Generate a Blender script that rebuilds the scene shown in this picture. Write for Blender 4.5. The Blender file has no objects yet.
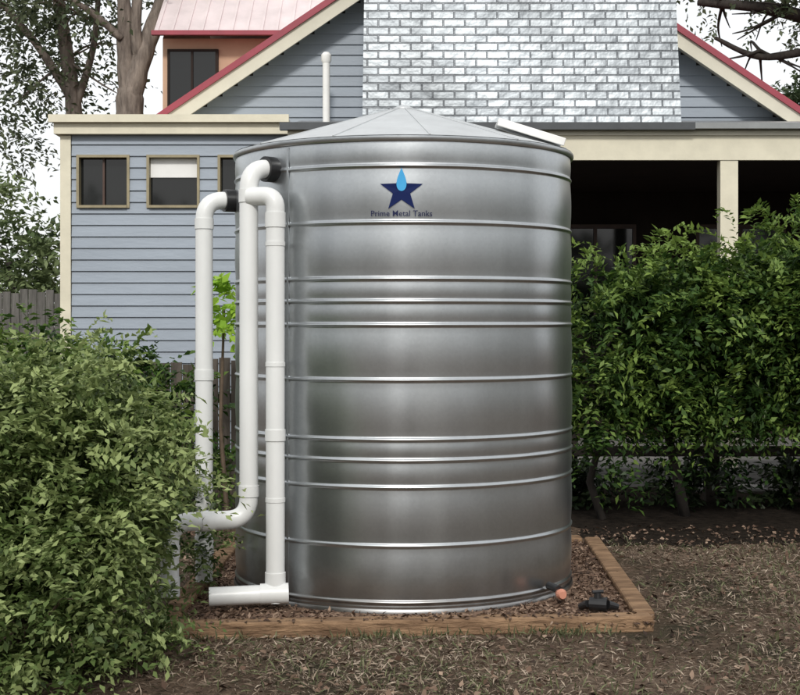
import bpy, math, random
import numpy as np
from mathutils import Vector, Matrix
random.seed(4)
RNG = np.random.default_rng(11)
scene = bpy.context.scene
R_ = math.radians

# ------------------------------------------------------------------ helpers
def link(o, parent=None):
    scene.collection.objects.link(o)
    if parent is not None: o.parent = parent
    return o
def empty(name):
    e = bpy.data.objects.new(name, None); e.empty_display_size = .2
    return link(e)
def mesh_obj(name, verts, faces, mat, parent=None, smooth=False):
    me = bpy.data.meshes.new(name)
    me.from_pydata([tuple(v) for v in verts], [], faces)
    me.update()
    if smooth:
        me.polygons.foreach_set('use_smooth', [True]*len(me.polygons))
    if mat: me.materials.append(mat)
    return link(bpy.data.objects.new(name, me), parent)
class MB:
    def __init__(s): s.v=[]; s.f=[]
    def add(s, vs, fs):
        n=len(s.v); s.v+= [tuple(v) for v in vs]; s.f+=[tuple(i+n for i in f) for f in fs]
    def box(s, x0,x1,y0,y1,z0,z1):
        s.add([(x0,y0,z0),(x1,y0,z0),(x1,y1,z0),(x0,y1,z0),(x0,y0,z1),(x1,y0,z1),(x1,y1,z1),(x0,y1,z1)],
              [(0,3,2,1),(4,5,6,7),(0,1,5,4),(1,2,6,5),(2,3,7,6),(3,0,4,7)])
    def beam(s, a, b, w, h, up=(0,0,1)):
        a=Vector(a); b=Vector(b); d=(b-a).normalized(); u=Vector(up)
        sd=d.cross(u).normalized()*w/2; uu=sd.cross(d).normalized()*h/2
        vs=[a-sd-uu,a+sd-uu,a+sd+uu,a-sd+uu,b-sd-uu,b+sd-uu,b+sd+uu,b-sd+uu]
        s.add(vs,[(0,1,2,3),(7,6,5,4),(0,4,5,1),(1,5,6,2),(2,6,7,3),(3,7,4,0)])
    def tube(s, pts, rad, n=16, cap=True):
        pts=[Vector(p) for p in pts]
        if not hasattr(rad,'__len__'): rad=[rad]*len(pts)
        t0=(pts[1]-pts[0]).normalized()
        u=t0.orthogonal().normalized()
        vs=[];fs=[]
        prev=t0
        for i,p in enumerate(pts):
            if i==0: t=t0
            elif i==len(pts)-1: t=(pts[i]-pts[i-1]).normalized()
            else: t=((pts[i]-pts[i-1]).normalized()+(pts[i+1]-pts[i]).normalized()).normalized()
            q=prev.rotation_difference(t); u=(q@u).normalized(); prev=t
            v=t.cross(u)
            for k in range(n):
                a=2*math.pi*k/n
                vs.append(p+(u*math.cos(a)+v*math.sin(a))*rad[i])
        for i in range(len(pts)-1):
            for k in range(n):
                k2=(k+1)%n
                fs.append((i*n+k,i*n+k2,(i+1)*n+k2,(i+1)*n+k))
        if cap:
            fs.append(tuple(range(n-1,-1,-1))); fs.append(tuple((len(pts)-1)*n+k for k in range(n)))
        s.add(vs,fs)
    def obj(s,name,mat,parent=None,smooth=False,bevel=0):
        o=mesh_obj(name,s.v,s.f,mat,parent,smooth)
        if bevel:
            m=o.modifiers.new('bevel','BEVEL'); m.width=bevel; m.segments=2; m.limit_method='ANGLE'
        return o
def auto_smooth(o, ang=35):
    me=o.data
    me.polygons.foreach_set('use_smooth',[True]*len(me.polygons))
    me.set_sharp_from_angle(angle=R_(ang))
def fillet(pts, r, n=8):
    pts=[Vector(p) for p in pts]; out=[pts[0]]
    for i in range(1,len(pts)-1):
        p=pts[i]; a=(pts[i-1]-p).normalized(); b=(pts[i+1]-p).normalized()
        for k in range(n+1):
            t=k/n
            out.append((p+a*r)*(1-t)**2 + p*2*t*(1-t) + (p+b*r)*t*t)
    out.append(pts[-1]); return out

# ------------------------------------------------------------------ materials
def nt(name):
    m=bpy.data.materials.new(name); m.use_nodes=True
    t=m.node_tree; b=t.nodes['Principled BSDF']
    return m,t,b
def mk(name, col, rough=.6, metal=0, var=.15, scale=6, bump=0, bscale=30, stretch=(1,1,1), col2=None, spec=.5):
    m,t,b=nt(name); N=t.nodes; L=t.links
    tc=N.new('ShaderNodeTexCoord'); mp=N.new('ShaderNodeMapping'); mp.inputs['Scale'].default_value=stretch
    L.new(tc.outputs['Object'],mp.inputs[0])
    no=N.new('ShaderNodeTexNoise'); no.inputs['Scale'].default_value=scale; no.inputs['Detail'].default_value=8; no.inputs['Roughness'].default_value=.65
    L.new(mp.outputs[0],no.inputs['Vector'])
    cr=N.new('ShaderNodeValToRGB')
    c1=[c*(1-var) for c in col]; c2=[min(1,c*(1+var)) for c in col] if col2 is None else col2
    cr.color_ramp.elements[0].position=.3; cr.color_ramp.elements[0].color=(*c1,1)
    cr.color_ramp.elements[1].position=.7; cr.color_ramp.elements[1].color=(*c2,1)
    L.new(no.outputs['Fac'],cr.inputs[0]); L.new(cr.outputs[0],b.inputs['Base Color'])
    b.inputs['Roughness'].default_value=rough; b.inputs['Metallic'].default_value=metal
    b.inputs['Specular IOR Level'].default_value=spec
    if bump:
        n2=N.new('ShaderNodeTexNoise'); n2.inputs['Scale'].default_value=bscale; n2.inputs['Detail'].default_value=6
        L.new(mp.outputs[0],n2.inputs['Vector'])
        bp=N.new('ShaderNodeBump'); bp.inputs['Strength'].default_value=bump; bp.inputs['Distance'].default_value=.02
        L.new(n2.outputs['Fac'],bp.inputs['Height']); L.new(bp.outputs[0],b.inputs['Normal'])
    return m
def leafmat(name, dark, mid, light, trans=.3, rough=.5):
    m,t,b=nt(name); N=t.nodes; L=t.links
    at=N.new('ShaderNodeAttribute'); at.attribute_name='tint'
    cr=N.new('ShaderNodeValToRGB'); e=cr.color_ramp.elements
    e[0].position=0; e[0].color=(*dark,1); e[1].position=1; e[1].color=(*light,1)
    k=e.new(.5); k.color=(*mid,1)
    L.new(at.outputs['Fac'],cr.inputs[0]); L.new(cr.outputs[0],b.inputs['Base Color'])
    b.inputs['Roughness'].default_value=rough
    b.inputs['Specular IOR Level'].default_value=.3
    if trans>0:
        tr=N.new('ShaderNodeBsdfTranslucent'); L.new(cr.outputs[0],tr.inputs['Color'])
        mx=N.new('ShaderNodeMixShader'); mx.inputs[0].default_value=trans
        L.new(b.outputs[0],mx.inputs[1]); L.new(tr.outputs[0],mx.inputs[2])
        L.new(mx.outputs[0],N['Material Output'].inputs['Surface'])
    return m

M_bluewall=mk('blue_weatherboard_paint',(.255,.295,.345),.55,var=.12,scale=2.5,bump=.12,bscale=40,stretch=(.25,1,1))
M_cream=mk('cream_paint',(.64,.60,.47),.5,var=.09,scale=4,bump=.05)
M_creamdull=mk('cream_fascia_paint',(.58,.55,.45),.5,var=.08,scale=3)
M_white=mk('white_paint',(.76,.76,.74),.45,var=.05,scale=5)
M_redtrim=mk('red_barge_metal',(.27,.035,.055),.45,var=.15,scale=5)
M_gut=mk('grey_gutter',(.24,.25,.25),.4,metal=.4,var=.12)
M_darkgut=mk('dark_gutter',(.06,.065,.07),.4,metal=.2,var=.15)
M_roof=mk('zinc_roof',(.32,.33,.34),.4,metal=.5,var=.15,scale=3)
M_pinkroof=mk('pale_pink_roof',(.68,.59,.59),.4,metal=.1,var=.1,scale=3)
M_orange=mk('orange_render',(.50,.32,.215),.75,var=.08,scale=3,bump=.1)
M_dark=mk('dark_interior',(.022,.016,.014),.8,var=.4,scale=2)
M_brown=mk('dark_brown_timber_and_shade',(.022,.014,.011),.7,var=.3,scale=3,stretch=(1,1,.2),spec=.2)  # dark timber brown; on the verandah it also paints in shade
M_wframe=mk('window_timber',(.27,.23,.14),.5,var=.15,scale=8)
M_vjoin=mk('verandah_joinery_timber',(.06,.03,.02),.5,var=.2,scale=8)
M_fence=mk('weathered_fence_timber',(.085,.072,.06),.85,var=.4,scale=6,bump=.4,bscale=20,stretch=(4,4,.4),spec=.2)
M_fenceg=mk('grey_fence_timber',(.12,.115,.105),.85,var=.4,scale=6,bump=.4,bscale=20,stretch=(4,4,.4),spec=.2)
M_rail=mk('dark_fence_timber',(.05,.04,.032),.8,var=.35,scale=6,bump=.4,bscale=20)
M_sleeper=mk('sleeper_timber',(.15,.085,.05),.85,var=.45,scale=7,bump=.8,bscale=22,stretch=(.6,3,3),col2=(.36,.23,.135),spec=.2)
M_pvc=mk('white_pvc',(.70,.71,.70),.35,var=.06,scale=3,stretch=(1,1,.4))
M_black=mk('black_rubber',(.012,.012,.013),.4,var=.3)
M_bark=mk('bark',(.13,.10,.085),.9,var=.45,scale=5,bump=.9,bscale=9,stretch=(2.5,2.5,.5),col2=(.30,.25,.21))
M_barkd=mk('dark_bark',(.03,.024,.02),.9,var=.4,scale=6,bump=.6,bscale=12,stretch=(2.5,2.5,.5))
M_stem=mk('stem_brown',(.10,.07,.045),.8,var=.3,scale=12)
M_conc=mk('concrete_edge',(.20,.195,.185),.85,var=.3,scale=4,bump=.3)
M_stone=mk('edging_stone',(.30,.29,.275),.85,var=.35,scale=5,bump=.5)
M_shademulch=mk('shade_darkened_mulch',(.013,.010,.008),.95,var=.6,scale=14,bump=1,bscale=30,col2=(.032,.024,.018),spec=.1)  # soil and mulch colour with the hedge's shade mixed in
M_orangecap=mk('orange_plastic',(.55,.24,.16),.5,var=.15)
M_blue=mk('navy_print',(.004,.012,.075),.6,var=.05,spec=.15)
M_cyan=mk('light_blue_print',(.06,.36,.68),.5,var=.05,spec=.2)
M_text=mk('navy_text',(.02,.025,.07),.6,var=.05,spec=.15)

def glass():
    m,t,b=nt('dark_glass')
    b.inputs['Base Color'].default_value=(.008,.009,.009,1); b.inputs['Roughness'].default_value=.05
    b.inputs['Specular IOR Level'].default_value=.45
    return m
M_glass=glass()

def galv():
    m,t,b=nt('galvanised_steel'); N=t.nodes; L=t.links
    tc=N.new('ShaderNodeTexCoord')
    vo=N.new('ShaderNodeTexVoronoi'); vo.inputs['Scale'].default_value=70; L.new(tc.outputs['Object'],vo.inputs['Vector'])
    mp=N.new('ShaderNodeMapping'); mp.inputs['Scale'].default_value=(5,5,.35); L.new(tc.outputs['Object'],mp.inputs[0])
    no=N.new('ShaderNodeTexNoise'); no.inputs['Scale'].default_value=1.0; no.inputs['Detail'].default_value=5; no.inputs['Roughness'].default_value=.45; L.new(mp.outputs[0],no.inputs['Vector'])
    sp=N.new('ShaderNodeSeparateColor'); L.new(vo.outputs['Color'],sp.inputs[0])
    a=N.new('ShaderNodeMath'); a.operation='MULTIPLY_ADD'; a.inputs[1].default_value=.14; L.new(sp.outputs[0],a.inputs[0]); L.new(no.outputs['Fac'],a.inputs[2])
    cr=N.new('ShaderNodeValToRGB'); e=cr.color_ramp.elements
    e[0].position=.3; e[0].color=(.42,.44,.455,1); e[1].position=.85; e[1].color=(.54,.565,.575,1)
    L.new(a.outputs[0],cr.inputs[0])
    sx=N.new('ShaderNodeSeparateXYZ'); L.new(tc.outputs['Object'],sx.inputs[0])
    nd=N.new('ShaderNodeTexNoise'); nd.inputs['Scale'].default_value=6; nd.inputs['Detail'].default_value=6; L.new(tc.outputs['Object'],nd.inputs['Vector'])
    z2=N.new('ShaderNodeMath'); z2.operation='MULTIPLY_ADD'; z2.inputs[1].default_value=-.35; L.new(nd.outputs['Fac'],z2.inputs[0]); L.new(sx.outputs['Z'],z2.inputs[2])
    mr=N.new('ShaderNodeMapRange'); mr.inputs['From Min'].default_value=-.14; mr.inputs['From Max'].default_value=.10
    mr.inputs['To Min'].default_value=.5; mr.inputs['To Max'].default_value=0; L.new(z2.outputs[0],mr.inputs[0])
    mx=N.new('ShaderNodeMixRGB'); mx.inputs[2].default_value=(.16,.12,.09,1); L.new(mr.outputs[0],mx.inputs[0]); L.new(cr.outputs[0],mx.inputs[1])
    L.new(mx.outputs[0],b.inputs['Base Color'])
    b.inputs['Metallic'].default_value=.95
    rr=N.new('ShaderNodeMapRange'); rr.inputs['To Min'].default_value=.26; rr.inputs['To Max'].default_value=.36; L.new(no.outputs['Fac'],rr.inputs[0])
    L.new(rr.outputs[0],b.inputs['Roughness'])
    bp=N.new('ShaderNodeBump'); bp.inputs['Strength'].default_value=.11; bp.inputs['Distance'].default_value=.02
    n3=N.new('ShaderNodeTexNoise'); n3.inputs['Scale'].default_value=2.5; n3.inputs['Detail'].default_value=2; L.new(tc.outputs['Object'],n3.inputs['Vector'])
    L.new(n3.outputs['Fac'],bp.inputs['Height']); L.new(bp.outputs[0],b.inputs['Normal'])
    return m
M_galv=galv()
M_cone=mk('galvanised_roof_sheet',(.50,.52,.53),.5,metal=.3,var=.10,scale=5,bump=.06,bscale=6)

def shingle():
    m,t,b=nt('silver_metal_shingle'); N=t.nodes; L=t.links
    tc=N.new('ShaderNodeTexCoord'); sx=N.new('ShaderNodeSeparateXYZ'); L.new(tc.outputs['Object'],sx.inputs[0])
    cb=N.new('ShaderNodeCombineXYZ'); L.new(sx.outputs['X'],cb.inputs[0]); L.new(sx.outputs['Z'],cb.inputs[1])
    br=N.new('ShaderNodeTexBrick'); L.new(cb.outputs[0],br.inputs['Vector'])
    br.inputs['Scale'].default_value=1; br.inputs['Brick Width'].default_value=.215; br.inputs['Row Height'].default_value=.082
    br.inputs['Mortar Size'].default_value=.010; br.inputs['Mortar Smooth'].default_value=.5; br.inputs['Bias'].default_value=-.1
    br.inputs['Color1'].default_value=(.14,.155,.168,1); br.inputs['Color2'].default_value=(.23,.25,.265,1); br.inputs['Mortar'].default_value=(.065,.072,.08,1)
    no=N.new('ShaderNodeTexNoise'); no.inputs['Scale'].default_value=1.0; no.inputs['Detail'].default_value=5; L.new(tc.outputs['Object'],no.inputs['Vector'])
    mr=N.new('ShaderNodeMapRange'); mr.inputs['From Min'].default_value=.3; mr.inputs['From Max'].default_value=.7; mr.inputs['To Min'].default_value=.6; mr.inputs['To Max'].default_value=1.5
    L.new(no.outputs['Fac'],mr.inputs[0])
    mu=N.new('ShaderNodeMixRGB'); mu.blend_type='MULTIPLY'; mu.inputs[0].default_value=1; L.new(br.outputs['Color'],mu.inputs[1]); L.new(mr.outputs[0],mu.inputs[2])
    L.new(mu.outputs[0],b.inputs['Base Color'])
    b.inputs['Metallic'].default_value=.55; b.inputs['Roughness'].default_value=.40
    bp=N.new('ShaderNodeBump'); bp.inputs['Strength'].default_value=.7; bp.inputs['Distance'].default_value=.01; bp.invert=True
    L.new(br.outputs['Fac'],bp.inputs['Height'])
    n4=N.new('ShaderNodeTexNoise'); n4.inputs['Scale'].default_value=6; n4.inputs['Detail'].default_value=3; L.new(tc.outputs['Object'],n4.inputs['Vector'])
    b2=N.new('ShaderNodeBump'); b2.inputs['Strength'].default_value=.4; b2.inputs['Distance'].default_value=.03
    L.new(n4.outputs['Fac'],b2.inputs['Height']); L.new(bp.outputs[0],b2.inputs['Normal']); L.new(b2.outputs[0],b.inputs['Normal'])
    return m
M_shingle=shingle()

def groundmat():
    m,t,b=nt('dry_lawn_soil'); N=t.nodes; L=t.links
    tc=N.new('ShaderNodeTexCoord')
    n1=N.new('ShaderNodeTexNoise'); n1.inputs['Scale'].default_value=.9; n1.inputs['Detail'].default_value=9; n1.inputs['Roughness'].default_value=.7
    n2=N.new('ShaderNodeTexNoise'); n2.inputs['Scale'].default_value=28; n2.inputs['Detail'].default_value=9; n2.inputs['Roughness'].default_value=.8
    for n in (n1,n2): L.new(tc.outputs['Object'],n.inputs['Vector'])
    r1=N.new('ShaderNodeValToRGB'); e=r1.color_ramp.elements
    e[0].position=.36; e[0].color=(.065,.055,.036,1); e[1].position=.68; e[1].color=(.25,.185,.135,1)
    k=e.new(.5); k.color=(.15,.105,.075,1)
    L.new(n1.outputs['Fac'],r1.inputs[0])
    mr=N.new('ShaderNodeMapRange'); mr.inputs['From Min'].default_value=.3; mr.inputs['From Max'].default_value=.7; mr.inputs['To Min'].default_value=.3; mr.inputs['To Max'].default_value=1.5
    L.new(n2.outputs['Fac'],mr.inputs[0])
    mu=N.new('ShaderNodeMixRGB'); mu.blend_type='MULTIPLY'; mu.inputs[0].default_value=1
    L.new(r1.outputs[0],mu.inputs[1]); L.new(mr.outputs[0],mu.inputs[2]); L.new(mu.outputs[0],b.inputs['Base Color'])
    b.inputs['Roughness'].default_value=.95; b.inputs['Specular IOR Level'].default_value=.1
    bp=N.new('ShaderNodeBump'); bp.inputs['Strength'].default_value=.9; bp.inputs['Distance'].default_value=.03
    L.new(n2.outputs['Fac'],bp.inputs['Height']); L.new(bp.outputs[0],b.inputs['Normal'])
    return m
M_ground=groundmat()
M_gravel=mk('gravel_soil',(.13,.08,.055),.95,var=.5,scale=22,bump=1,bscale=50,col2=(.30,.20,.14),spec=.15)

# ------------------------------------------------------------------ foliage generator
def nrm(a): return a/np.maximum(np.linalg.norm(a,axis=-1,keepdims=True),1e-9)
def clump(p,s,ph):
    x,y,z=p[...,0]*s,p[...,1]*s,p[...,2]*s
    return (np.sin(x*1.7+ph+1.3*np.sin(z*1.1+ph))+np.sin(y*1.9+2.1*ph+1.2*np.sin(x*.9))+np.sin(z*2.3+.7*ph+1.1*np.sin(y*1.3)))/3
def leafmesh(name,P,D,size,tint,mat,parent=None,wr=.25):
    n=len(P); D=nrm(D)
    rn=RNG.normal(size=(n,3)); rn[:,2]=np.abs(rn[:,2])+.9; 
    W=nrm(np.cross(D,rn)); Nn=nrm(np.cross(W,D))
    s=size[:,None]
    V=np.empty((n,4,3)); V[:,0]=P; V[:,1]=P+D*s*.45+W*s*wr+Nn*s*.08; V[:,2]=P+D*s-Nn*s*.1; V[:,3]=P+D*s*.45-W*s*wr+Nn*s*.08
    me=bpy.data.meshes.new(name)
    me.vertices.add(n*4); me.vertices.foreach_set('co',V.reshape(-1).astype(np.float32))
    me.loops.add(n*4); me.loops.foreach_set('vertex_index',np.arange(n*4,dtype=np.int32))
    me.polygons.add(n); me.polygons.foreach_set('loop_start',np.arange(0,n*4,4,dtype=np.int32))
    me.polygons.foreach_set('loop_total',np.full(n,4,dtype=np.int32))
    me.update(calc_edges=True)
    a=me.attributes.new('tint','FLOAT','POINT'); a.data.foreach_set('value',np.repeat(np.clip(tint,0,1),4).astype(np.float32))
    me.materials.append(mat)
    return link(bpy.data.objects.new(name,me),parent)
def foliage(name,ells,ntw,L,nl,ls,mat,parent=None,droop=.35,up=.3,shell=.5,thr=-.3,cs=3.0,wr=.25,zmin=.02,excl=None,tb=.5):
    E=np.array(ells,dtype=float); vol=E[:,3]*E[:,4]*E[:,5]; 
    idx=RNG.choice(len(E),size=ntw*2,p=vol/vol.sum())
    d=nrm(RNG.normal(size=(ntw*2,3))); r=shell+(1-shell)*RNG.random(ntw*2)**.7
    P0=E[idx,:3]+d*r[:,None]*E[idx,3:]
    c=clump(P0,cs,1.7)+.35*RNG.normal(size=len(P0))
    keep=(c>thr)&(P0[:,2]>zmin)
    P0=P0[keep][:ntw]; d=d[keep][:ntw]; c=c[keep][:ntw]; rr=r[keep][:ntw]; n=len(P0)
    g=nrm(d*.8+RNG.normal(size=(n,3))*.55+np.array([0,0,up]))
    Lt=L*(.5+RNG.random(n))
    t=(np.arange(nl)+1)/nl
    P=P0[:,None,:]+g[:,None,:]*(Lt[:,None]*t[None,:])[...,None]
    P[...,2]-=droop*Lt[:,None]*t[None,:]**2
    s=nrm(np.cross(g,RNG.normal(size=(n,3))*.5+np.array([0,0,1.])))
    sg=np.where(np.arange(nl)%2==0,1.,-1.)
    D=s[:,None,:]*sg[None,:,None]*.85+g[:,None,:]*.55+RNG.normal(size=(n,nl,3))*.28
    D[...,2]-=.25*t[None,:]
    tint=tb+.22*c[:,None]+RNG.normal(size=(n,nl))*.12+RNG.normal(size=(n,1))*.15+.16*t[None,:]+.5*(rr[:,None]-.85)  # inner leaves tinted darker, painting shade into the foliage
    P=P.reshape(-1,3); D=D.reshape(-1,3); tint=tint.reshape(-1)
    size=ls*(.6+.8*RNG.random(len(P)))
    k=P[:,2]>zmin
    if excl is not None: k&=~excl(P)
    return leafmesh(name,P[k],D[k],size[k],tint[k],mat,parent,wr)

# ------------------------------------------------------------------ ground
gr=MB()
gr.add([(-150,-120,0),(150,-120,0),(150,180,0),(-150,180,0)],[(0,1,2,3)])
gr.obj('ground',M_ground)
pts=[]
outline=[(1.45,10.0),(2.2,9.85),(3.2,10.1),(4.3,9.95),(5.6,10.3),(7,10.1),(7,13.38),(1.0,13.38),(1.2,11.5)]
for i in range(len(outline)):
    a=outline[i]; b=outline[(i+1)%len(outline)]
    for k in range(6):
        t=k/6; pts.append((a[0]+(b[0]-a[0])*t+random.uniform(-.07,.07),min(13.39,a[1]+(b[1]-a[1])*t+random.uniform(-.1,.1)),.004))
mesh_obj('shade_tinted_mulch_bed',pts,[tuple(range(len(pts)))],M_shademulch)  # mulch sheet coloured extra dark to stand in for shade under the hedge

def excl_base(P):
    return ((P[:,0]-.02)**2+(P[:,1]-8.42)**2<1.04**2)
def grass(name,n,x0,x1,y0,y1,ls,mat,lift=.3,dens=None,excl=None,wr=.07,z=0.0,tb=.5):
    P=np.stack([RNG.uniform(x0,x1,n),RNG.uniform(y0,y1,n),np.full(n,z)+RNG.random(n)*.012],1)
    c=clump(P,1.6,.6)
    if dens is not None:
        k=(c+.5*RNG.normal(size=n))>dens; P=P[k]; c=c[k]
    if excl is not None:
        k=~excl(P); P=P[k]; c=c[k]
    m=len(P); D=RNG.normal(size=(m,3)); D[:,2]=np.abs(D[:,2])*lift+.03
    return leafmesh(name,P,D,ls*(.4+1.1*RNG.random(m)),tb+.25*c+.25*RNG.normal(size=m),mat,None,wr)
M_straw=leafmat('dry_straw',(.05,.038,.027),(.19,.14,.10),(.44,.36,.28),.1,.8)
M_grassg=leafmat('sparse_green_grass',(.04,.048,.02),(.09,.10,.045),(.17,.175,.09),.2,.7)
M_litter=leafmat('leaf_litter',(.035,.021,.015),(.13,.08,.055),(.36,.26,.19),.05,.8)
inb=lambda P:((P[:,0]>-1.25)&(P[:,0]<1.36)&(P[:,1]>7.03)&(P[:,1]<9.95))
farmul=lambda P:inb(P)|(P[:,1]+.30*clump(P,4,0)+.12*RNG.normal(size=len(P))>9.95)
grass('dry_grass',85000,-3,4.2,5.4,10.4,.042,M_straw,.3,-.3,farmul,.06,tb=.44)
grass('green_grass',34000,-3,4.2,5.4,10.3,.05,M_grassg,.8,.15,farmul,.06)
grass('leaf_litter',12000,-3,4.5,5.4,10.8,.034,M_litter,.3,-.2,inb,.3,z=.004,tb=.36)
def edge_only(P): return excl_base(P)|~inb(P)
grass('base_leaf_litter',16000,-1.2,1.3,7.13,9.8,.03,M_litter,.35,None,edge_only,.22,z=.04,tb=.5)
n=420; tt=RNG.random(n); 
P=np.stack([-1.2+2.48*tt,7.05+.185*tt+RNG.uniform(-.05,.05,n),np.full(n,.083)],1); P=P[clump(P,5,.3)+.4*RNG.normal(size=n)>.1]
D=RNG.normal(size=P.shape); D[:,2]=np.abs(D[:,2])*.15
leafmesh('sleeper_leaf_litter',P,D,.02+.02*RNG.random(len(P)),.4+.3*RNG.normal(size=len(P)),M_litter,None,.25)
# weeds growing against the front of the sleeper
n=2600; tt=RNG.random(n)
P=np.stack([-1.25+2.7*tt,6.95+.185*tt-np.abs(RNG.normal(size=n))*.05,RNG.random(n)*.01],1); P=P[clump(P,4,.9)+.35*RNG.normal(size=n)>.15]
D=RNG.normal(size=P.shape)*.5; D[:,2]=np.abs(D[:,2])+.5
leafmesh('edge_weeds',P,D,.03+.045*RNG.random(len(P)),.5+.25*RNG.normal(size=len(P)),M_grassg,None,.07)
m=MB()
for i in range(34):
    x=random.uniform(-.8,3.6); y=random.uniform(5.8,9.6)
    if -1.2<x<1.45 and y>6.95: continue
    a=random.uniform(0,6.28); l=random.uniform(.08,.3)
    m.tube([(x,y,.012),(x+l*.5*math.cos(a),y+l*.5*math.sin(a),.022),(x+l*math.cos(a+.3),y+l*math.sin(a+.3),.012)],[.004,.0035,.002],6)
m.obj('fallen_twigs',M_stem)

# ------------------------------------------------------------------ tank base
base=empty('timber_tank_base')
b=MB(); b.beam((-1.22,7.05,.035),(1.30,7.24,.035),.12,.09); b.obj('front_sleeper',M_sleeper,base,bevel=.014)
b=MB(); b.beam((1.28,7.33,.033),(1.35,9.85,.033),.11,.085); b.obj('side_sleeper',M_sleeper,base,bevel=.014)
b=MB(); b.beam((-1.2,7.14,.033),(-1.15,9.85,.033),.12,.085); b.obj('side_sleeper_far',M_sleeper,base,bevel=.014)
b=MB(); b.beam((-1.08,9.85,.033),(1.28,9.87,.033),.12,.085); b.obj('back_sleeper',M_sleeper,base,bevel=.014)
b=MB(); b.add([(-1.14,7.1,.042),(1.22,7.29,.042),(1.29,9.8,.042),(-1.09,9.8,.042)],[(0,1,2,3)]); b.obj('gravel_fill',M_gravel,base)

# ------------------------------------------------------------------ tank
tank=empty('corrugated_water_tank')
CX,CY,R=.02,8.42,1.0
Z0,Z1=.05,2.57
beads=[.10,.40,.71,.853,.964,1.28,1.574,1.70,1.82,2.12,2.42]
prof=[]
lev=[Z0]+beads+[Z1]
prof.append((R+.006,Z0))
for i in range(len(lev)-1):
    a,bz=lev[i],lev[i+1]
    if i>0:
        for k in range(-5,6):
            ang=k/5; prof.append((R+.008*math.cos(ang*math.pi/2)**1.2, a+ang*.012))
    a2=a+.018; b2=bz-.018
    for k in range(0,9):
        t=k/8; prof.append((R+.0055*math.sin(math.pi*t)*(bz-a)/.3, a2+(b2-a2)*t))
prof.append((R,Z1))
prof=sorted(prof,key=lambda q:q[1])
nseg=192
vs=[];fs=[]
for (r,z) in prof:
    for k in range(nseg):
        a=2*math.pi*k/nseg
        rr=r+.0022*math.sin(3*a+z*2)+.0011*math.sin(7*a-z*3)+.0004*math.sin(17*a+z*5)
        vs.append((CX+rr*math.cos(a),CY+rr*math.sin(a),z))
for i in range(len(prof)-1):
    for k in range(nseg):
        k2=(k+1)%nseg
        fs.append((i*nseg+k,i*nseg+k2,(i+1)*nseg+k2,(i+1)*nseg+k))
mesh_obj('ribbed_wall',vs,fs,M_galv,tank,True)
def ring(name,prof,mat,n=128):
    vs=[];fs=[]
    m=len(prof)
    for (r,z) in prof:
        for k in range(n):
            a=2*math.pi*k/n; vs.append((CX+r*math.cos(a),CY+r*math.sin(a),z))
    for i in range(m):
        j=(i+1)%m
        for k in range(n):
            k2=(k+1)%n; fs.append((i*n+k,i*n+k2,j*n+k2,j*n+k))
    o=mesh_obj(name,vs,fs,mat,tank); auto_smooth(o,40); return o
ring('top_rim',[(R+.002,2.550),(R+.012,2.550),(R+.017,2.56),(R+.016,2.576),(R+.006,2.583),(R-.01,2.578)],M_galv)
ring('base_ring',[(R+.006,.03),(R+.013,.035),(R+.013,.055),(R+.006,.065)],M_galv)
nf=12; cone=MB(); seams=MB(); off=R_(8)
ap=Vector((CX,CY,2.885))
for k in range(nf):
    a0=2*math.pi*k/nf+off; a1=2*math.pi*(k+1)/nf+off
    sub=6
    pts=[]
    for s_ in range(sub+1):
        a=a0+(a1-a0)*s_/sub
        pts.append(Vector((CX+(R+.010)*math.cos(a),CY+(R+.010)*math.sin(a),2.583)))
    cone.add([ap]+pts,[(0,i,i+1) for i in range(1,sub+1)])
    p=pts[0]
    seams.beam(p+Vector((0,0,.002)),ap+Vector((0,0,.002)),.008,.006)
cone.obj('cone_roof',M_cone,tank)
seams.obj('roof_seams',M_cone,tank)
b=MB(); b.tube([ap+Vector((0,0,-.03)),ap+Vector((0,0,.003)),ap+Vector((0,0,.009))],[.10,.03,.01],24); b.obj('apex_cap',M_cone,tank,True)
b=MB()
b.beam((.56,8.12,2.742),(.94,8.12,2.624),.26,.02,(0,0,1))
b.beam((.56,7.98,2.732),(.94,7.98,2.614),.018,.045,(0,0,1))
b.obj('roof_access_cover',M_white,tank,bevel=.004)
b=MB(); a=R_(-129)
b.beam((CX+1.004*math.cos(a),CY+1.004*math.sin(a),.06),(CX+1.004*math.cos(a),CY+1.004*math.sin(a),2.54),.014,.006,(math.cos(a),math.sin(a),0)); b.obj('lap_seam',M_galv,tank)

def onshell(u,z,off=.014):
    a=-math.pi/2+u/R
    return (CX+(R+off)*math.cos(a),CY+(R+off)*math.sin(a),z)
def star_pts(r1,r2,cz,rot=0):
    return [((r1 if i%2==0 else r2)*math.sin(math.pi*i/5+rot),cz+(r1 if i%2==0 else r2)*math.cos(math.pi*i/5+rot)) for i in range(10)]
uc=-.012
sp=star_pts(.118,.048,2.285)
mesh_obj('star_emblem',[onshell(uc+.0,2.285)]+[onshell(uc+p[0],p[1]) for p in sp],[(0,1+i,1+(i+1)%10) for i in range(10)],M_blue,tank)
drop=[]
for i in range(28):
    t=2*math.pi*i/28
    x=.036*math.sin(t)*(math.sin(t/2)**1.3); z=.062*math.cos(t)
    drop.append((x,2.345+z))
mesh_obj('water_drop_emblem',[onshell(uc,2.32,.016)]+[onshell(uc+p[0],p[1],.016) for p in drop],[(0,1+i,1+(i+1)%28) for i in range(28)],M_cyan,tank)
cu=bpy.data.curves.new('lettering_curve','FONT'); cu.body='Prime Metal Tanks'; cu.size=.044; cu.align_x='CENTER'; cu.offset=.0002; cu.resolution_u=2
tmp=bpy.data.objects.new('lettering_tmp',cu); scene.collection.objects.link(tmp)
bpy.context.view_layer.update()
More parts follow.
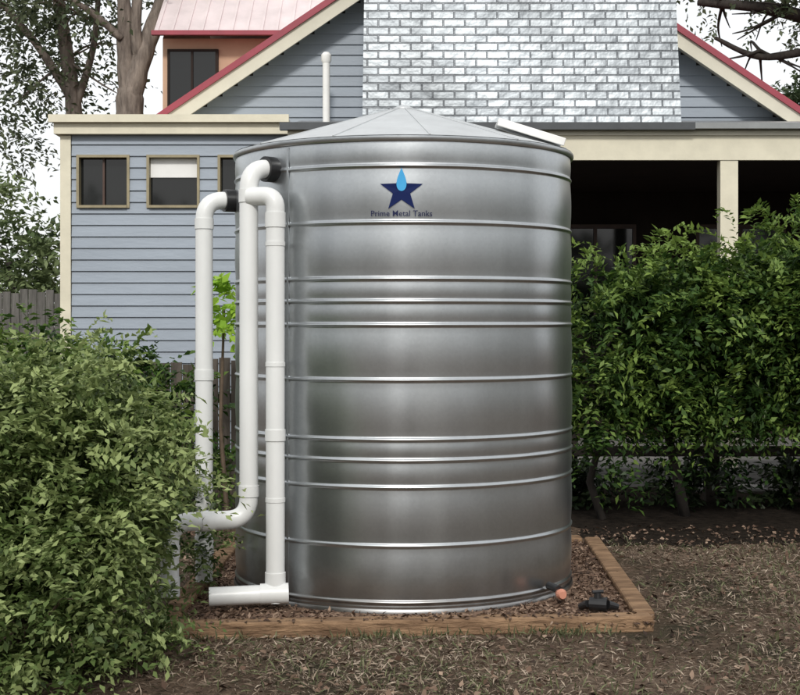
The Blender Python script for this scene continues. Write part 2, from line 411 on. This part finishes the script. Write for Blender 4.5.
dg=bpy.context.evaluated_depsgraph_get()
me=bpy.data.meshes.new_from_object(tmp.evaluated_get(dg))
bpy.data.objects.remove(tmp)
for v in me.vertices:
    v.co=Vector(onshell(uc+v.co.x*.98,2.150+v.co.y,.0145))
me.materials.clear(); me.materials.append(M_text)
link(bpy.data.objects.new('lettering',me),tank)

b=MB(); b.tube([(.83,7.80,.12),(.87,7.68,.12)],.022,14); b.obj('outlet_stub',M_black,tank)
b=MB(); b.tube([(.872,7.675,.10),(.88,7.63,.105),(.885,7.60,.105)],[.022,.030,.020],14); b.obj('outlet_cap',M_orangecap,tank)
f=empty('black_hose_fitting')
b=MB(); b.tube([(1.01,7.45,.09),(1.10,7.42,.09)],[.035,.04],14); b.tube([(1.05,7.44,.09),(1.05,7.44,.15)],[.024,.018],12); b.tube([(1.10,7.42,.09),(1.155,7.44,.075)],[.026,.018],12)
b.tube([(1.0,7.45,.09),(.97,7.50,.065)],[.02,.02],12); b.obj('valve_body',M_black,f)
b=MB(); b.tube([(1.02,7.43,.155),(1.08,7.45,.155)],.010,8); b.obj('valve_handle',M_black,f)

# ------------------------------------------------------------------ pipes
pr=.051
pipes=empty('white_downpipe')
def pipe(parent,name,pts,r=.11,couple=()):
    m=MB(); m.tube(fillet(pts,r) if len(pts)>2 else pts,pr,24)
    for (a,bb) in couple: m.tube([a,bb],pr+.005,24)
    o=m.obj(name,M_pvc,parent); auto_smooth(o,40)
zA=2.30
pipe(pipes,'riser',[(-1.14,8.15,.08),(-1.14,8.15,zA),(-.93,8.25,zA)],.12,
     [((-1.14,8.15,zA-.17),(-1.14,8.15,zA-.11)),((-1.14,8.15,1.25),(-1.14,8.15,1.31)),((-1.14,8.15,.24),(-1.14,8.15,.34))])
b=MB(); b.tube([(-1.03,8.20,zA),(-.94,8.245,zA)],.066,24); auto_smooth(b.obj('inlet_flange',M_black,pipes),40)
p2=empty('white_downpipe')
zB=2.43
pipe(p2,'riser',[(-1.235,7.50,.12),(-1.235,7.50,.515),(-.823,7.62,.515),(-.823,7.62,zB),(-.66,7.76,zB)],.12,
     [((-1.0,7.568,.515),(-1.07,7.548,.515)),((-.823,7.62,zB-.19),(-.823,7.62,zB-.12)),((-.823,7.62,.64),(-.823,7.62,.70)),((-1.235,7.50,.12),(-1.235,7.50,.22)),
      ((-1.235,7.5,.33),(-1.235,7.5,.39))])
b=MB(); b.tube([(-.745,7.69,zB),(-.68,7.745,zB)],.070,24); auto_smooth(b.obj('inlet_flange',M_black,p2),40)
p3=empty('white_downpipe')
pipe(p3,'riser',[(-.82,7.60,2.27),(-.672,7.545,2.27),(-.672,7.545,.08)],.07,
     [((-.672,7.545,2.18),(-.672,7.545,2.10)),((-.672,7.545,.08),(-.672,7.545,.24)),((-.672,7.545,.95),(-.672,7.545,1.01))])
pipe(p3,'outlet_branch',[(-.60,7.53,.13),(-1.02,7.48,.12)],.1,[((-.60,7.53,.13),(-.75,7.515,.128))])
b=MB()
for z in (.62,1.35,2.0):
    b.tube([(-.672,7.545,z),(-.672,7.545,z+.022)],pr+.003,24)
    b.box(-.69,-.655,7.60,7.73,z,z+.022)
auto_smooth(b.obj('pipe_straps',M_pvc,p3),40)

# ------------------------------------------------------------------ house
house=empty('weatherboard_house')
def boards(m,x0,x1,z0,z1,y,openings=(),h=.115,clip=None):
    nrow=int((z1-z0)/h)+2
    def off(z,zr): return .018*(1-(z-zr)/h)+.003
    for i in range(nrow):
        zr=z0+i*h; zt=min(zr+h,z1)
        if zt<=zr+1e-4: break
        cuts=sorted({zr,zt}|{o[2] for o in openings if zr<o[2]<zt}|{o[3] for o in openings if zr<o[3]<zt})
        for a,c in zip(cuts[:-1],cuts[1:]):
            mid=(a+c)/2
            iv=[(x0,x1)]
            if clip:
                l,r=clip(mid); iv=[(max(x0,l),min(x1,r))]
            for o in openings:
                if o[2]<mid<o[3]:
                    ni=[]
                    for (p,q) in iv:
                        if o[0]>p: ni.append((p,min(q,o[0])))
                        if o[1]<q: ni.append((max(p,o[1]),q))
                    iv=ni
            for (p,q) in iv:
                if q-p<.005: continue
                ya=y-off(a,zr); yc=y-off(c,zr)
                m.add([(p,ya,a),(q,ya,a),(q,yc,c),(p,yc,c)],[(0,1,2,3)])
                if abs(a-zr)<1e-5:
                    m.add([(p,ya,a),(q,ya,a),(q,y+.001,a),(p,y+.001,a)],[(3,2,1,0)])
wins=[(-3.23,-2.70,2.72,3.25),(-2.53,-2.0,2.72,3.25),(-1.82,-1.29,2.72,3.25)]
m=MB(); boards(m,-3.28,-.75,.25,3.46,14.0,wins)
m.obj('left_wing_boards',M_bluewall,house)
m=MB()
h=.115
for i in range(28):
    zr=.25+i*h; m.add([(-3.375,14.02,zr),(-3.375,18,zr),(-3.358,18,zr+h),(-3.358,14.02,zr+h)],[(3,2,1,0)])
m.obj('left_wing_side_boards',M_bluewall,house)
m=MB(); m.box(-3.39,-3.285,13.965,14.08,.2,3.44); m.obj('corner_trim',M_cream,house)
m=MB(); m.box(-3.34,-.76,14.35,17.9,.2,3.43); m.obj('left_wing_core',M_dark,house)
m=MB(); m.box(-3.44,-1.1,13.90,14.02,3.45,3.585); m.box(-3.44,-3.36,14.03,18,3.45,3.585); m.obj('left_wing_fascia',M_cream,house)
m=MB(); m.box(-3.48,-1.1,13.84,13.895,3.56,3.635); m.box(-3.46,-1.12,13.9,18,3.59,3.625); m.obj('left_wing_gutter',M_cream,house)
m=MB(); m.box(-3.2,-.8,14.0,14.3,.0,.25); m.obj('left_wing_stumps',M_brown,house)
for wi,(x0,x1,z0,z1) in enumerate(wins):
    m=MB(); t=.026
    m.box(x0,x0+t,13.965,14.10,z0,z1); m.box(x1-t,x1,13.965,14.10,z0,z1)
    m.box(x0+t,x1-t,13.967,14.10,z1-t,z1); m.box(x0+t,x1-t,13.95,14.10,z0,z0+t)
    m.obj('window_frame_%d'%wi,M_wframe,house)
    m=MB(); m.add([(x0+t,14.07,z0+t),(x1-t,14.07,z0+t),(x1-t,14.07,z1-t),(x0+t,14.07,z1-t)],[(0,1,2,3)]); m.obj('window_glass_%d'%wi,M_glass,house)
    if wi==1:
        m=MB(); m.box(x0+t+.002,x1-t-.002,14.045,14.06,z0+.31,z1-t-.002); m.obj('window_blind',M_white,house)
    if wi==0:
        m=MB(); m.box(x0+.25,x0+.27,14.03,14.068,z0+t,z1-t); m.obj('window_mullion',M_vjoin,house)
PX,PZ,SL=.91,6.08,.678; GY=15.5
clipf=lambda z:(PX-(PZ-z)/SL, PX+(PZ-z)/SL)
m=MB(); boards(m,-3,5,3.5,6.0,GY,(),.115,clipf); m.obj('gable_boards',M_bluewall,house)
m=MB(); m.add([(PX-(PZ-3.4)/SL,GY+.03,3.4),(PX+(PZ-3.4)/SL,GY+.03,3.4),(PX,GY+.03,PZ)],[(0,1,2)]); m.obj('gable_backing',M_dark,house)
def slope(dx,dz=0): return (PX+dx, PZ-abs(dx)*SL+dz)
mc=MB(); mr_=MB(); mf=MB()
for sgn in (-1,1):
    xe,ze=slope(sgn*3.62)
    mc.beam((PX,GY-.30,PZ+.0),(xe,GY-.30,ze+.0),.035,.15,(0,0,1))
    mr_.beam((PX,GY-.27,PZ+.115),(xe,GY-.27,ze+.115),.16,.065,(0,0,1))
    mf.add([(PX,GY-.2,PZ+.13),(xe,GY-.2,ze+.13),(xe,GY+7,ze+.13),(PX,GY+7,PZ+.13)],[(0,1,2,3)])
    mc.add([(PX,GY-.28,PZ-.02),(xe,GY-.28,ze-.02),(xe,GY+.0,ze-.02),(PX,GY+.0,PZ-.02)],[(3,2,1,0)])
mc.obj('barge_boards',M_creamdull,house); mr_.obj('red_barge_capping',M_redtrim,house); mf.obj('gable_roof_sheets',M_redtrim,house)
m=MB()
x0,x1=-.37,2.76
yb,yt=13.72,14.25
zt=6.6
m.add([(x0,yb,3.48),(x1,yb,3.48),(x1-.03,yt,zt),(x0+.03,yt,zt),(x0,15.6,3.48),(x1,15.6,3.48),(x1-.03,15.6,zt),(x0+.03,15.6,zt)],
      [(0,1,2,3),(1,5,6,2),(4,0,3,7),(3,2,6,7),(5,4,7,6)])
m.obj('shingle_clad_chimney_breast',M_shingle,house)
m=MB(); m.box(x0-.05,x1+.05,yt-.06,15.65,zt,zt+.1); m.obj('chimney_capping',M_gut,house)
m=MB(); m.add([(-1.1,13.45,3.475),(7.2,13.45,3.475),(7.2,15.45,3.80),(-1.1,15.45,3.80)],[(0,1,2,3)]); m.obj('verandah_roof',M_roof,house)
m=MB(); m.box(-1.15,x1+.06,13.36,13.46,3.42,3.49); m.obj('verandah_gutter_dark',M_darkgut,house)
m=MB(); m.box(x1+.06,7.25,13.36,13.46,3.43,3.485); m.obj('verandah_gutter',M_gut,house)
m=MB(); m.box(-1.08,7.2,13.47,13.53,3.14,3.42); m.obj('verandah_fascia_beam',M_cream,house)
m=MB(); m.box(-1.08,7.2,13.45,13.469,3.375,3.425); m.obj('verandah_fascia_mould',M_creamdull,house)
m=MB()
for px in (-1.0,3.17,6.6): m.box(px-.085,px+.085,13.48,13.62,.18,3.139)
m.obj('verandah_posts',M_cream,house)
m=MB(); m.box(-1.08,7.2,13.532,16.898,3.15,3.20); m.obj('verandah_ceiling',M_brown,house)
m=MB(); m.box(-1.08,7.2,16.9,17.05,.2,3.75); m.box(7.1,7.2,13.7,16.898,.2,3.148); m.obj('verandah_back_wall',M_brown,house)  # wall and ceiling brown set near black to deepen the verandah shade
m=MB(); m.box(-1.0,7.2,13.4,16.9,.0,.18); m.obj('verandah_slab',M_conc,house)
m=MB()
for i,(wx,ww,wh) in enumerate([(1.9,.9,1.2),(3.6,1.0,2.0),(5.2,.9,1.2)]):
    m.box(wx,wx+ww,16.86,16.89,2.7-wh,2.7)
m.obj('verandah_glazing',M_glass,house)
m=MB()
for (wx,ww,wh) in [(1.9,.9,1.2),(3.6,1.0,2.0),(5.2,.9,1.2)]:
    for q in (wx-.04,wx+ww,wx+ww/2-.02): m.box(q,q+.04,16.83,16.9,2.7-wh,2.74)
    m.box(wx-.04,wx+ww+.04,16.832,16.9,2.7,2.75)
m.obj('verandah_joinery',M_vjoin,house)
m=MB(); m.tube([(-.79,15.0,3.6),(-.79,15.0,4.35)],.04,14); m.tube([(-.79,15,4.35),(-.79,15,4.38),(-.79,15,4.44),(-.79,15,4.47)],[.04,.055,.055,.03],14); auto_smooth(m.obj('vent_pipe',M_white,house))

oh=empty('orange_house')
m=MB(); m.box(-3.22,2.2,19,25,0,5.42); m.obj('walls',M_orange,oh)
m=MB(); m.add([(-3.30,18.75,5.46),(2.4,18.75,5.46),(2.4,22,7.9),(-3.30,22,7.9)],[(0,1,2,3)]); m.add([(-3.30,25.2,5.46),(2.4,25.2,5.46),(2.4,22,7.9),(-3.30,22,7.9)],[(3,2,1,0)])
x=-3.25
while x<2.4:
    m.beam((x,18.74,5.470),(x,22,7.910),.03,.025,(0,0,1)); x+=.2
m.obj('tin_roof',M_pinkroof,oh)
m=MB(); m.box(-3.32,2.4,18.68,18.76,5.41,5.47); m.obj('eave_gutter',M_redtrim,oh)
m=MB(); m.add([(-3.22,19,5.42),(-3.22,25,5.42),(-3.22,22,7.8)],[(0,1,2)]); m.obj('gable_end',M_orange,oh)
m=MB(); m.box(-3.12,-2.5,18.97,19.0,4.2,5.24); m.obj('window_glass',M_glass,oh)
m=MB(); m.box(-3.15,-3.12,18.95,19,4.2,5.27); m.box(-2.5,-2.46,18.95,19,4.2,5.27); m.box(-2.83,-2.80,18.95,18.97,4.2,5.24); m.box(-3.12,-2.5,18.95,19,5.24,5.27); m.obj('window_frame',M_brown,oh)

# ------------------------------------------------------------------ fences
def paling(name,x0,x1,y,h_,mat):
    m=MB(); x=x0
    while x<x1:
        w=.1; hh=h_+random.uniform(-.03,.03)
        m.box(x,x+w-.008,y+random.uniform(-.004,.004),y+.02,.03,hh); x+=w
    m.box(x0,x1,y+.03,y+.08,.3,.38); m.box(x0,x1,y+.03,y+.08,h_-.35,h_-.27)
    return m.obj(name,mat)
paling('paling_fence',-4.6,-1.15,11.6,1.26,M_fence)
paling('paling_fence',-9.5,-3.45,16.2,1.93,M_fenceg)
rf=empty('post_and_rail_fence')
m=MB()
for x in (1.5,2.75,4.0,5.25,6.5): m.box(x-.06,x+.06,12.3,12.42,0,1.05)
m.obj('posts',M_rail,rf)
m=MB()
for z in (.45,.85): m.beam((1.2,12.27,z),(7,12.27,z),.04,.09)
m.obj('rails',M_rail,rf)
m=MB()
x=1.3
while x<6.5:
    w=random.uniform(.15,.45)
    if random.random()<.6: m.box(x,x+w-.05,12.9+random.uniform(-.04,.04),13.12,.0,random.uniform(.04,.13))
    x+=w
m.obj('garden_edging',M_stone,bevel=.03)

# ------------------------------------------------------------------ vegetation
LM_bush=leafmat('shrub_leaves',(.014,.030,.009),(.095,.145,.040),(.33,.40,.16),.3)
LM_hedge=leafmat('vine_leaves',(.008,.022,.006),(.046,.098,.020),(.19,.28,.06),.3)
LM_tree=leafmat('tree_leaves',(.03,.045,.025),(.08,.11,.06),(.16,.19,.11),.3)
LM_bright=leafmat('bright_tree_leaves',(.05,.09,.035),(.13,.18,.075),(.24,.30,.14),.35)
LM_lime=leafmat('lime_leaves',(.16,.30,.03),(.26,.46,.04),(.40,.6,.08),.4)
LM_far=leafmat('far_tree_leaves',(.025,.045,.022),(.06,.09,.045),(.12,.16,.08),.25)

bush=empty('leafy_shrub')
ells=[(-1.62,6.5,.86,.48,.55,.55),(-1.38,6.5,.72,.28,.5,.42),(-2.2,6.7,.84,.6,.6,.62),(-1.78,6.0,.42,.50,.4,.42),
      (-1.52,5.95,.18,.30,.35,.22),(-2.6,6.3,.6,.6,.6,.6),(-1.8,7.15,.86,.5,.3,.5),(-1.42,7.0,.92,.30,.25,.36),(-1.17,6.9,.92,.17,.25,.20)]
pipesafe=lambda P:((P[:,1]>7.3)&(P[:,0]>-1.42))|(P[:,1]<5.2)|((P[:,0]+.05*clump(P,14,.2)+.03*np.sin(P[:,1]*91)>-1.12+.10*(P[:,1]<6.1))&(P[:,2]<.64+.05*np.sin(P[:,0]*23)))
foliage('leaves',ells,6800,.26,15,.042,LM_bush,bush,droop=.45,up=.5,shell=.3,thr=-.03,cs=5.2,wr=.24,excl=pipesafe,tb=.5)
foliage('long_shoots',[(-1.65,6.5,.9,.5,.5,.55),(-2.3,6.6,.85,.6,.5,.6),(-1.35,6.6,.7,.28,.4,.36)],520,.42,22,.042,LM_bush,bush,droop=.55,up=.8,shell=.8,thr=-.6,wr=.24,excl=pipesafe,tb=.76)
foliage('low_shoots',[(-1.15,7.95,.40,.14,.12,.34),(-1.25,7.25,.08,.2,.08,.08),(-1.2,6.5,.08,.22,.3,.07)],230,.18,12,.038,LM_bush,bush,droop=.5,up=.8,shell=.2,thr=-.7,wr=.24,tb=.5)
m=MB()
for i in range(46):
    e=random.choice(ells); bx=e[0]*.6-1.6*.4+random.uniform(-.1,.1); by=6.6+random.uniform(-.3,.3)
    bx=min(bx,-1.45)
    end=Vector((e[0]+random.uniform(-1,1)*e[3]*.9,e[1]+random.uniform(-1,1)*e[4]*.8,e[2]+random.uniform(.1,.95)*e[5]))
    st=Vector((bx,by,0)); mid=st.lerp(end,.5)+Vector((random.uniform(-.1,.1),random.uniform(-.1,.1),.12))
    m.tube([st,st.lerp(mid,.5)+Vector((0,0,.05)),mid,mid.lerp(end,.5)+Vector((0,0,.03)),end],[.012,.010,.008,.005,.002],6)
m.obj('stems',M_stem,bush)

hedge=empty('vine_hedge')
hell=[(1.72,11.2,1.48,.45,.5,.50),(2.3,11.1,1.60,.5,.55,.50),(2.85,11.2,1.60,.5,.5,.52),(3.3,11.2,1.72,.55,.5,.55),(3.8,11.1,1.80,.55,.55,.62),(4.4,11.3,1.88,.6,.55,.65),(5.2,11.2,1.85,.7,.6,.65),(6.1,11.3,1.8,.7,.6,.6),
      (1.55,11.0,1.0,.30,.3,.50),(2.2,11.2,1.1,.5,.4,.42),(2.7,11.0,1.1,.4,.35,.35),(3.1,11.3,1.15,.5,.35,.42),(3.7,11.2,1.15,.5,.35,.42),(4.6,11.2,1.15,.6,.35,.45),(5.6,11.2,1.1,.6,.35,.5)]
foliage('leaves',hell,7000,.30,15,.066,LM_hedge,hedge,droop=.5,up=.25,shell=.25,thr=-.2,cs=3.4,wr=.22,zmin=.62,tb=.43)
foliage('trailing_sprays',[(x,11.0,1.35+.09*x,.6,.4,.75) for x in (1.9,2.9,3.9,4.9)],460,.55,24,.060,LM_hedge,hedge,droop=.75,up=.8,shell=.8,thr=-.6,wr=.2,zmin=.5,tb=.76)
foliage('lower_sprays',[(1.7,10.9,.75,.3,.2,.3),(2.5,11.1,.7,.3,.2,.25),(4.2,11.1,.7,.4,.2,.3)],190,.35,14,.06,LM_hedge,hedge,droop=.9,up=.2,shell=.2,thr=-.6,wr=.22,zmin=.15,tb=.3)
m=MB()
for (x,y,r) in [(1.62,11.2,.03),(2.32,11.4,.04),(3.38,11.0,.085),(3.62,11.3,.04),(4.5,11.2,.06),(5.3,11.2,.07)]:
    p=[Vector((x,y,0))]
    for k in range(1,7): p.append(p[-1]+Vector((random.uniform(-.1,.1),random.uniform(-.05,.05),.3)))
    m.tube(p,[r*(1.15-.12*k) for k in range(7)],9)
    for j in range(3):
        s=p[2+j]; e=s+Vector((random.uniform(-.6,.6),random.uniform(-.3,.3),random.uniform(.3,.7)))
        m.tube([s,s.lerp(e,.5)+Vector((0,0,.08)),e],[r*.5,r*.35,r*.15],7)
m.obj('trunks',M_barkd,hedge,True)
up_=empty('underplanting')
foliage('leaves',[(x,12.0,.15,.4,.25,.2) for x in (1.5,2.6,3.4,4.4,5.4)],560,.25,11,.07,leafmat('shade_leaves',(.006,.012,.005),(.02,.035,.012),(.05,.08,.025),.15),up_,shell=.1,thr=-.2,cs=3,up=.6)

lime=empty('lime_shrub')
foliage('leaves',[(-1.33,10.6,1.72,.12,.10,.22)],38,.14,8,.075,LM_lime,lime,shell=.2,thr=-1,wr=.32,tb=.6)
m=MB(); m.tube([(-1.3,10.6,0),(-1.36,10.6,.8),(-1.33,10.6,1.7)],[.02,.015,.008],7); m.obj('stem',M_stem,lime)
sh=empty('garden_shrub')
foliage('leaves',[(-2.8,10.9,.9,.5,.4,.6),(-2.1,10.9,.80,.4,.35,.58),(-3.6,10.9,1.0,.6,.4,.7),(-1.65,10.9,.65,.25,.3,.5)],1500,.3,12,.07,LM_hedge,sh,shell=.3,thr=-.5,tb=.5)
m=MB()
for x in (-2.8,-2.1,-3.6): m.tube([(x,10.9,0),(x+.05,10.9,.5),(x,10.95,1.0)],[.03,.02,.01],7)
m.obj('stem',M_stem,sh)

def limb(m,pts,r0,r1,n=12):
    pts=[Vector(p) for p in pts]; out=[]
    K=6
    for i in range(len(pts)-1):
        p0=pts[max(i-1,0)];p1=pts[i];p2=pts[i+1];p3=pts[min(i+2,len(pts)-1)]
        for k in range(K):
            t=k/K
            out.append(.5*((2*p1)+(p2-p0)*t+(2*p0-5*p1+4*p2-p3)*t*t+(3*p1-p0-3*p2+p3)*t**3))
    out.append(pts[-1]); N_=len(out)
    m.tube(out,[(r0+(r1-r0)*i/(N_-1))*(1+.06*math.sin(i*2.1)) for i in range(N_)],n)
def twigset(m,origins,n,L,r):
    for o in origins:
        for i in range(n):
            d=Vector((random.gauss(0,1),random.gauss(0,1),random.gauss(.3,.7))).normalized()
            o_=Vector(o); e=o_+d*L*random.uniform(.6,1.2); mid=o_.lerp(e,.5)+Vector((random.uniform(-.15,.15)*L,0,random.uniform(-.1,.2)*L))
            limb(m,[o_,mid,e],r,r*.25,6)
t1=empty('gum_tree')
m=MB()
limb(m,[(-3.78,20,0),(-3.85,20,2),(-3.86,20,4.2),(-3.86,20,4.9)],.28,.18)
limb(m,[(-3.86,20,4.7),(-3.7,20,5.3),(-3.4,20.1,6.2),(-3.0,20.2,7.6)],.17,.09)
limb(m,[(-3.88,20,4.7),(-3.93,20,5.5),(-3.95,19.9,6.3),(-4.3,19.8,7.8)],.14,.07)
limb(m,[(-3.7,20,5.2),(-3.75,19.9,5.9),(-3.6,19.9,7.4)],.10,.05)
limb(m,[(-3.95,19.9,5.6),(-4.6,19.8,6.1),(-5.5,19.6,6.3)],.06,.02,8)
twigset(m,[(-3.1,20.2,7.3),(-4.2,19.8,7.5),(-3.6,19.9,7.3),(-5.2,19.6,6.3),(-4.0,19.9,6.6)],4,1.2,.03)
m.obj('trunk',M_bark,t1,True)
foliage('leaves',[(-4.8,19.6,6.6,1.0,1,.7),(-3.4,20,8.0,1.8,1.5,1.0),(-5.6,19.5,5.9,.7,.8,.6),(-4.4,19.6,7.6,1.5,1.4,.8)],620,.6,12,.10,LM_tree,t1,shell=.2,thr=.15,cs=2.2,tb=.6)
t2=empty('gum_tree')
m=MB()
limb(m,[(-4.65,21,0),(-4.75,21,2.5),(-4.88,21,4.6),(-5.0,21,5.6),(-5.25,21,7.2)],.16,.08)
limb(m,[(-4.9,21,4.9),(-5.5,21,5.8),(-6.2,21,6.6)],.08,.03,8)
limb(m,[(-4.9,21,4.7),(-4.6,21,5.7),(-4.5,21,6.9)],.07,.03,8)
twigset(m,[(-5.1,21,6.5),(-5.9,21,6.3),(-4.5,21,6.6),(-5,21,5.5)],5,1.0,.025)
m.obj('trunk',M_bark,t2,True)
foliage('leaves',[(-5.6,21,5.6,1.2,1,.9),(-6.2,21,4.6,.9,1,.8),(-4.8,21,6.6,1.2,1,.8),(-6.5,21,6.6,1.5,1,.9),(-4.5,21.5,4.7,.5,.5,.5)],760,.6,12,.10,LM_tree,t2,shell=.15,thr=.1,cs=2.6,tb=.65)
t3=empty('garden_tree')
foliage('leaves',[(-5.3,18.5,2.5,.75,.8,.8),(-6.3,18.6,2.9,.9,.8,1.0),(-7.5,18.6,2.8,.9,.8,1.1),(-4.8,18.6,1.8,.4,.5,.5)],1500,.45,13,.10,LM_bright,t3,shell=.3,thr=-.3,cs=2.5,tb=.62)
m=MB()
for x in (-5.2,-6.3,-7.4):
    limb(m,[(x,18.6,0),(x+.1,18.6,1.2),(x,18.6,2.4)],.09,.04,8)
m.obj('trunk',M_barkd,t3,True)
t4=empty('spreading_tree')
m=MB()
limb(m,[(8.6,22,0),(8.4,22,2.5),(8.0,22,4.5),(7.2,22,5.9),(6.0,21.8,6.4),(4.6,21.6,6.5)],.32,.05)
limb(m,[(7.5,22,5.5),(6.6,21.9,5.8),(5.6,21.8,5.7),(4.9,21.8,6.0)],.10,.03,9)
limb(m,[(7.9,22,4.8),(8.3,22,6.2),(7.9,22,7.6)],.2,.07)
limb(m,[(6.6,21.9,6.2),(6.0,21.9,7.0),(5.1,21.9,7.4)],.09,.03,8)
twigset(m,[(6.0,21.8,6.4),(5.0,21.7,6.5),(5.6,21.8,5.8),(5.2,21.9,7.3),(7.0,22,6.0),(6.4,21.9,6.3)],6,.9,.03)
m.obj('trunk',M_barkd,t4,True)
foliage('leaves',[(5.6,21.6,6.4,1.2,1,.5),(6.8,21.6,6.6,1.2,1.2,.8),(5.4,21.8,7.4,1.8,1.5,.8),(8.0,21.8,7.2,1.6,1.6,1.0)],800,.5,12,.10,LM_tree,t4,shell=.1,thr=.1,cs=2.4,tb=.45)
t5=empty('dense_tree')
foliage('leaves',[(7.9,26,4.6,1.4,1.3,1.4),(9.4,26,4.4,1.5,1.4,1.5),(7.0,26.2,4.0,.8,.8,1.0)],1900,.5,13,.14,LM_far,t5,shell=.4,thr=-.4,cs=2,tb=.6)
m=MB(); limb(m,[(8.4,26,0),(8.5,26,1.8),(8.2,26,4)],.22,.1,9); limb(m,[(8.5,26,1.6),(9.2,26,3),(9.6,26,4.2)],.12,.05,8); m.obj('trunk',M_barkd,t5,True)

bel=[]
for i in range(26):
    x=-34+i*2.8; bel.append((x,38+random.uniform(-2,2),1.9+random.uniform(-.3,.6),2.2,1.6,2.0))
foliage('distant_trees',bel,2400,1.0,12,.32,LM_far,None,shell=.3,thr=-.6,cs=.8)
# unseen trees added behind the viewpoint, gaps placed to shape the tank's reflections
bel=[]
for x in (-15,-12.5,-9.5,-6.6,-3.9,2.9,5.2,9.0,11.5):
    bel.append((x+random.uniform(-.3,.3),-11+random.uniform(-1.5,1.5),2.4+random.uniform(-.4,.8),1.5,1.5,2.5))
for (x,y) in [(13,-4),(13.5,0),(14,4),(13.5,8),(-14,-3),(-14.5,2),(-14,7)]:
    bel.append((x,y,2.4,1.6,1.8,2.4))
foliage('reflection_trees',bel,2400,.9,12,.32,LM_far,None,shell=.3,thr=-.6,cs=.8,tb=.5)

# ------------------------------------------------------------------ light
S=Vector((.0,-.80,.62)).normalized()
sun=bpy.data.lights.new('sun','SUN'); sun.energy=2.3; sun.angle=R_(8); sun.color=(1,.965,.91)
so=link(bpy.data.objects.new('sun',sun)); so.rotation_euler=S.to_track_quat('Z','Y').to_euler()
w=bpy.data.worlds.new('World'); scene.world=w; w.use_nodes=True
N=w.node_tree.nodes; L=w.node_tree.links
sk=N.new('ShaderNodeTexSky'); sk.sky_type='NISHITA'; sk.sun_disc=False
sk.sun_elevation=math.asin(S.z); sk.sun_rotation=math.atan2(S.x,S.y)
sk.air_density=1.0; sk.dust_density=2; sk.ozone_density=.6
hs=N.new('ShaderNodeHueSaturation'); hs.inputs['Saturation'].default_value=.3; hs.inputs['Value'].default_value=1.1
L.new(sk.outputs[0],hs.inputs['Color'])
tc=N.new('ShaderNodeTexCoord'); cn=N.new('ShaderNodeTexNoise'); cn.inputs['Scale'].default_value=2.2; cn.inputs['Detail'].default_value=6
L.new(tc.outputs['Generated'],cn.inputs['Vector'])
mr=N.new('ShaderNodeMapRange'); mr.inputs['From Min'].default_value=.35; mr.inputs['From Max'].default_value=.65; mr.inputs['To Min'].default_value=.65; mr.inputs['To Max'].default_value=.9
L.new(cn.outputs['Fac'],mr.inputs[0])
mx=N.new('ShaderNodeMixRGB'); mx.inputs[2].default_value=(8.2,8.3,8.4,1)
L.new(mr.outputs[0],mx.inputs[0]); L.new(hs.outputs[0],mx.inputs[1])
bg=N['Background']; L.new(mx.outputs[0],bg.inputs[0]); bg.inputs[1].default_value=.135

# ------------------------------------------------------------------ camera
cam=bpy.data.cameras.new('camera'); co=link(bpy.data.objects.new('camera',cam))
co.location=(0,0,1.6); co.rotation_euler=(R_(90),0,0)
cam.lens=63; cam.sensor_width=36; cam.shift_y=-27.5/800
cam.clip_end=600; scene.camera=co
scene.view_settings.view_transform='Standard'; scene.view_settings.look='None'; scene.view_settings.exposure=0
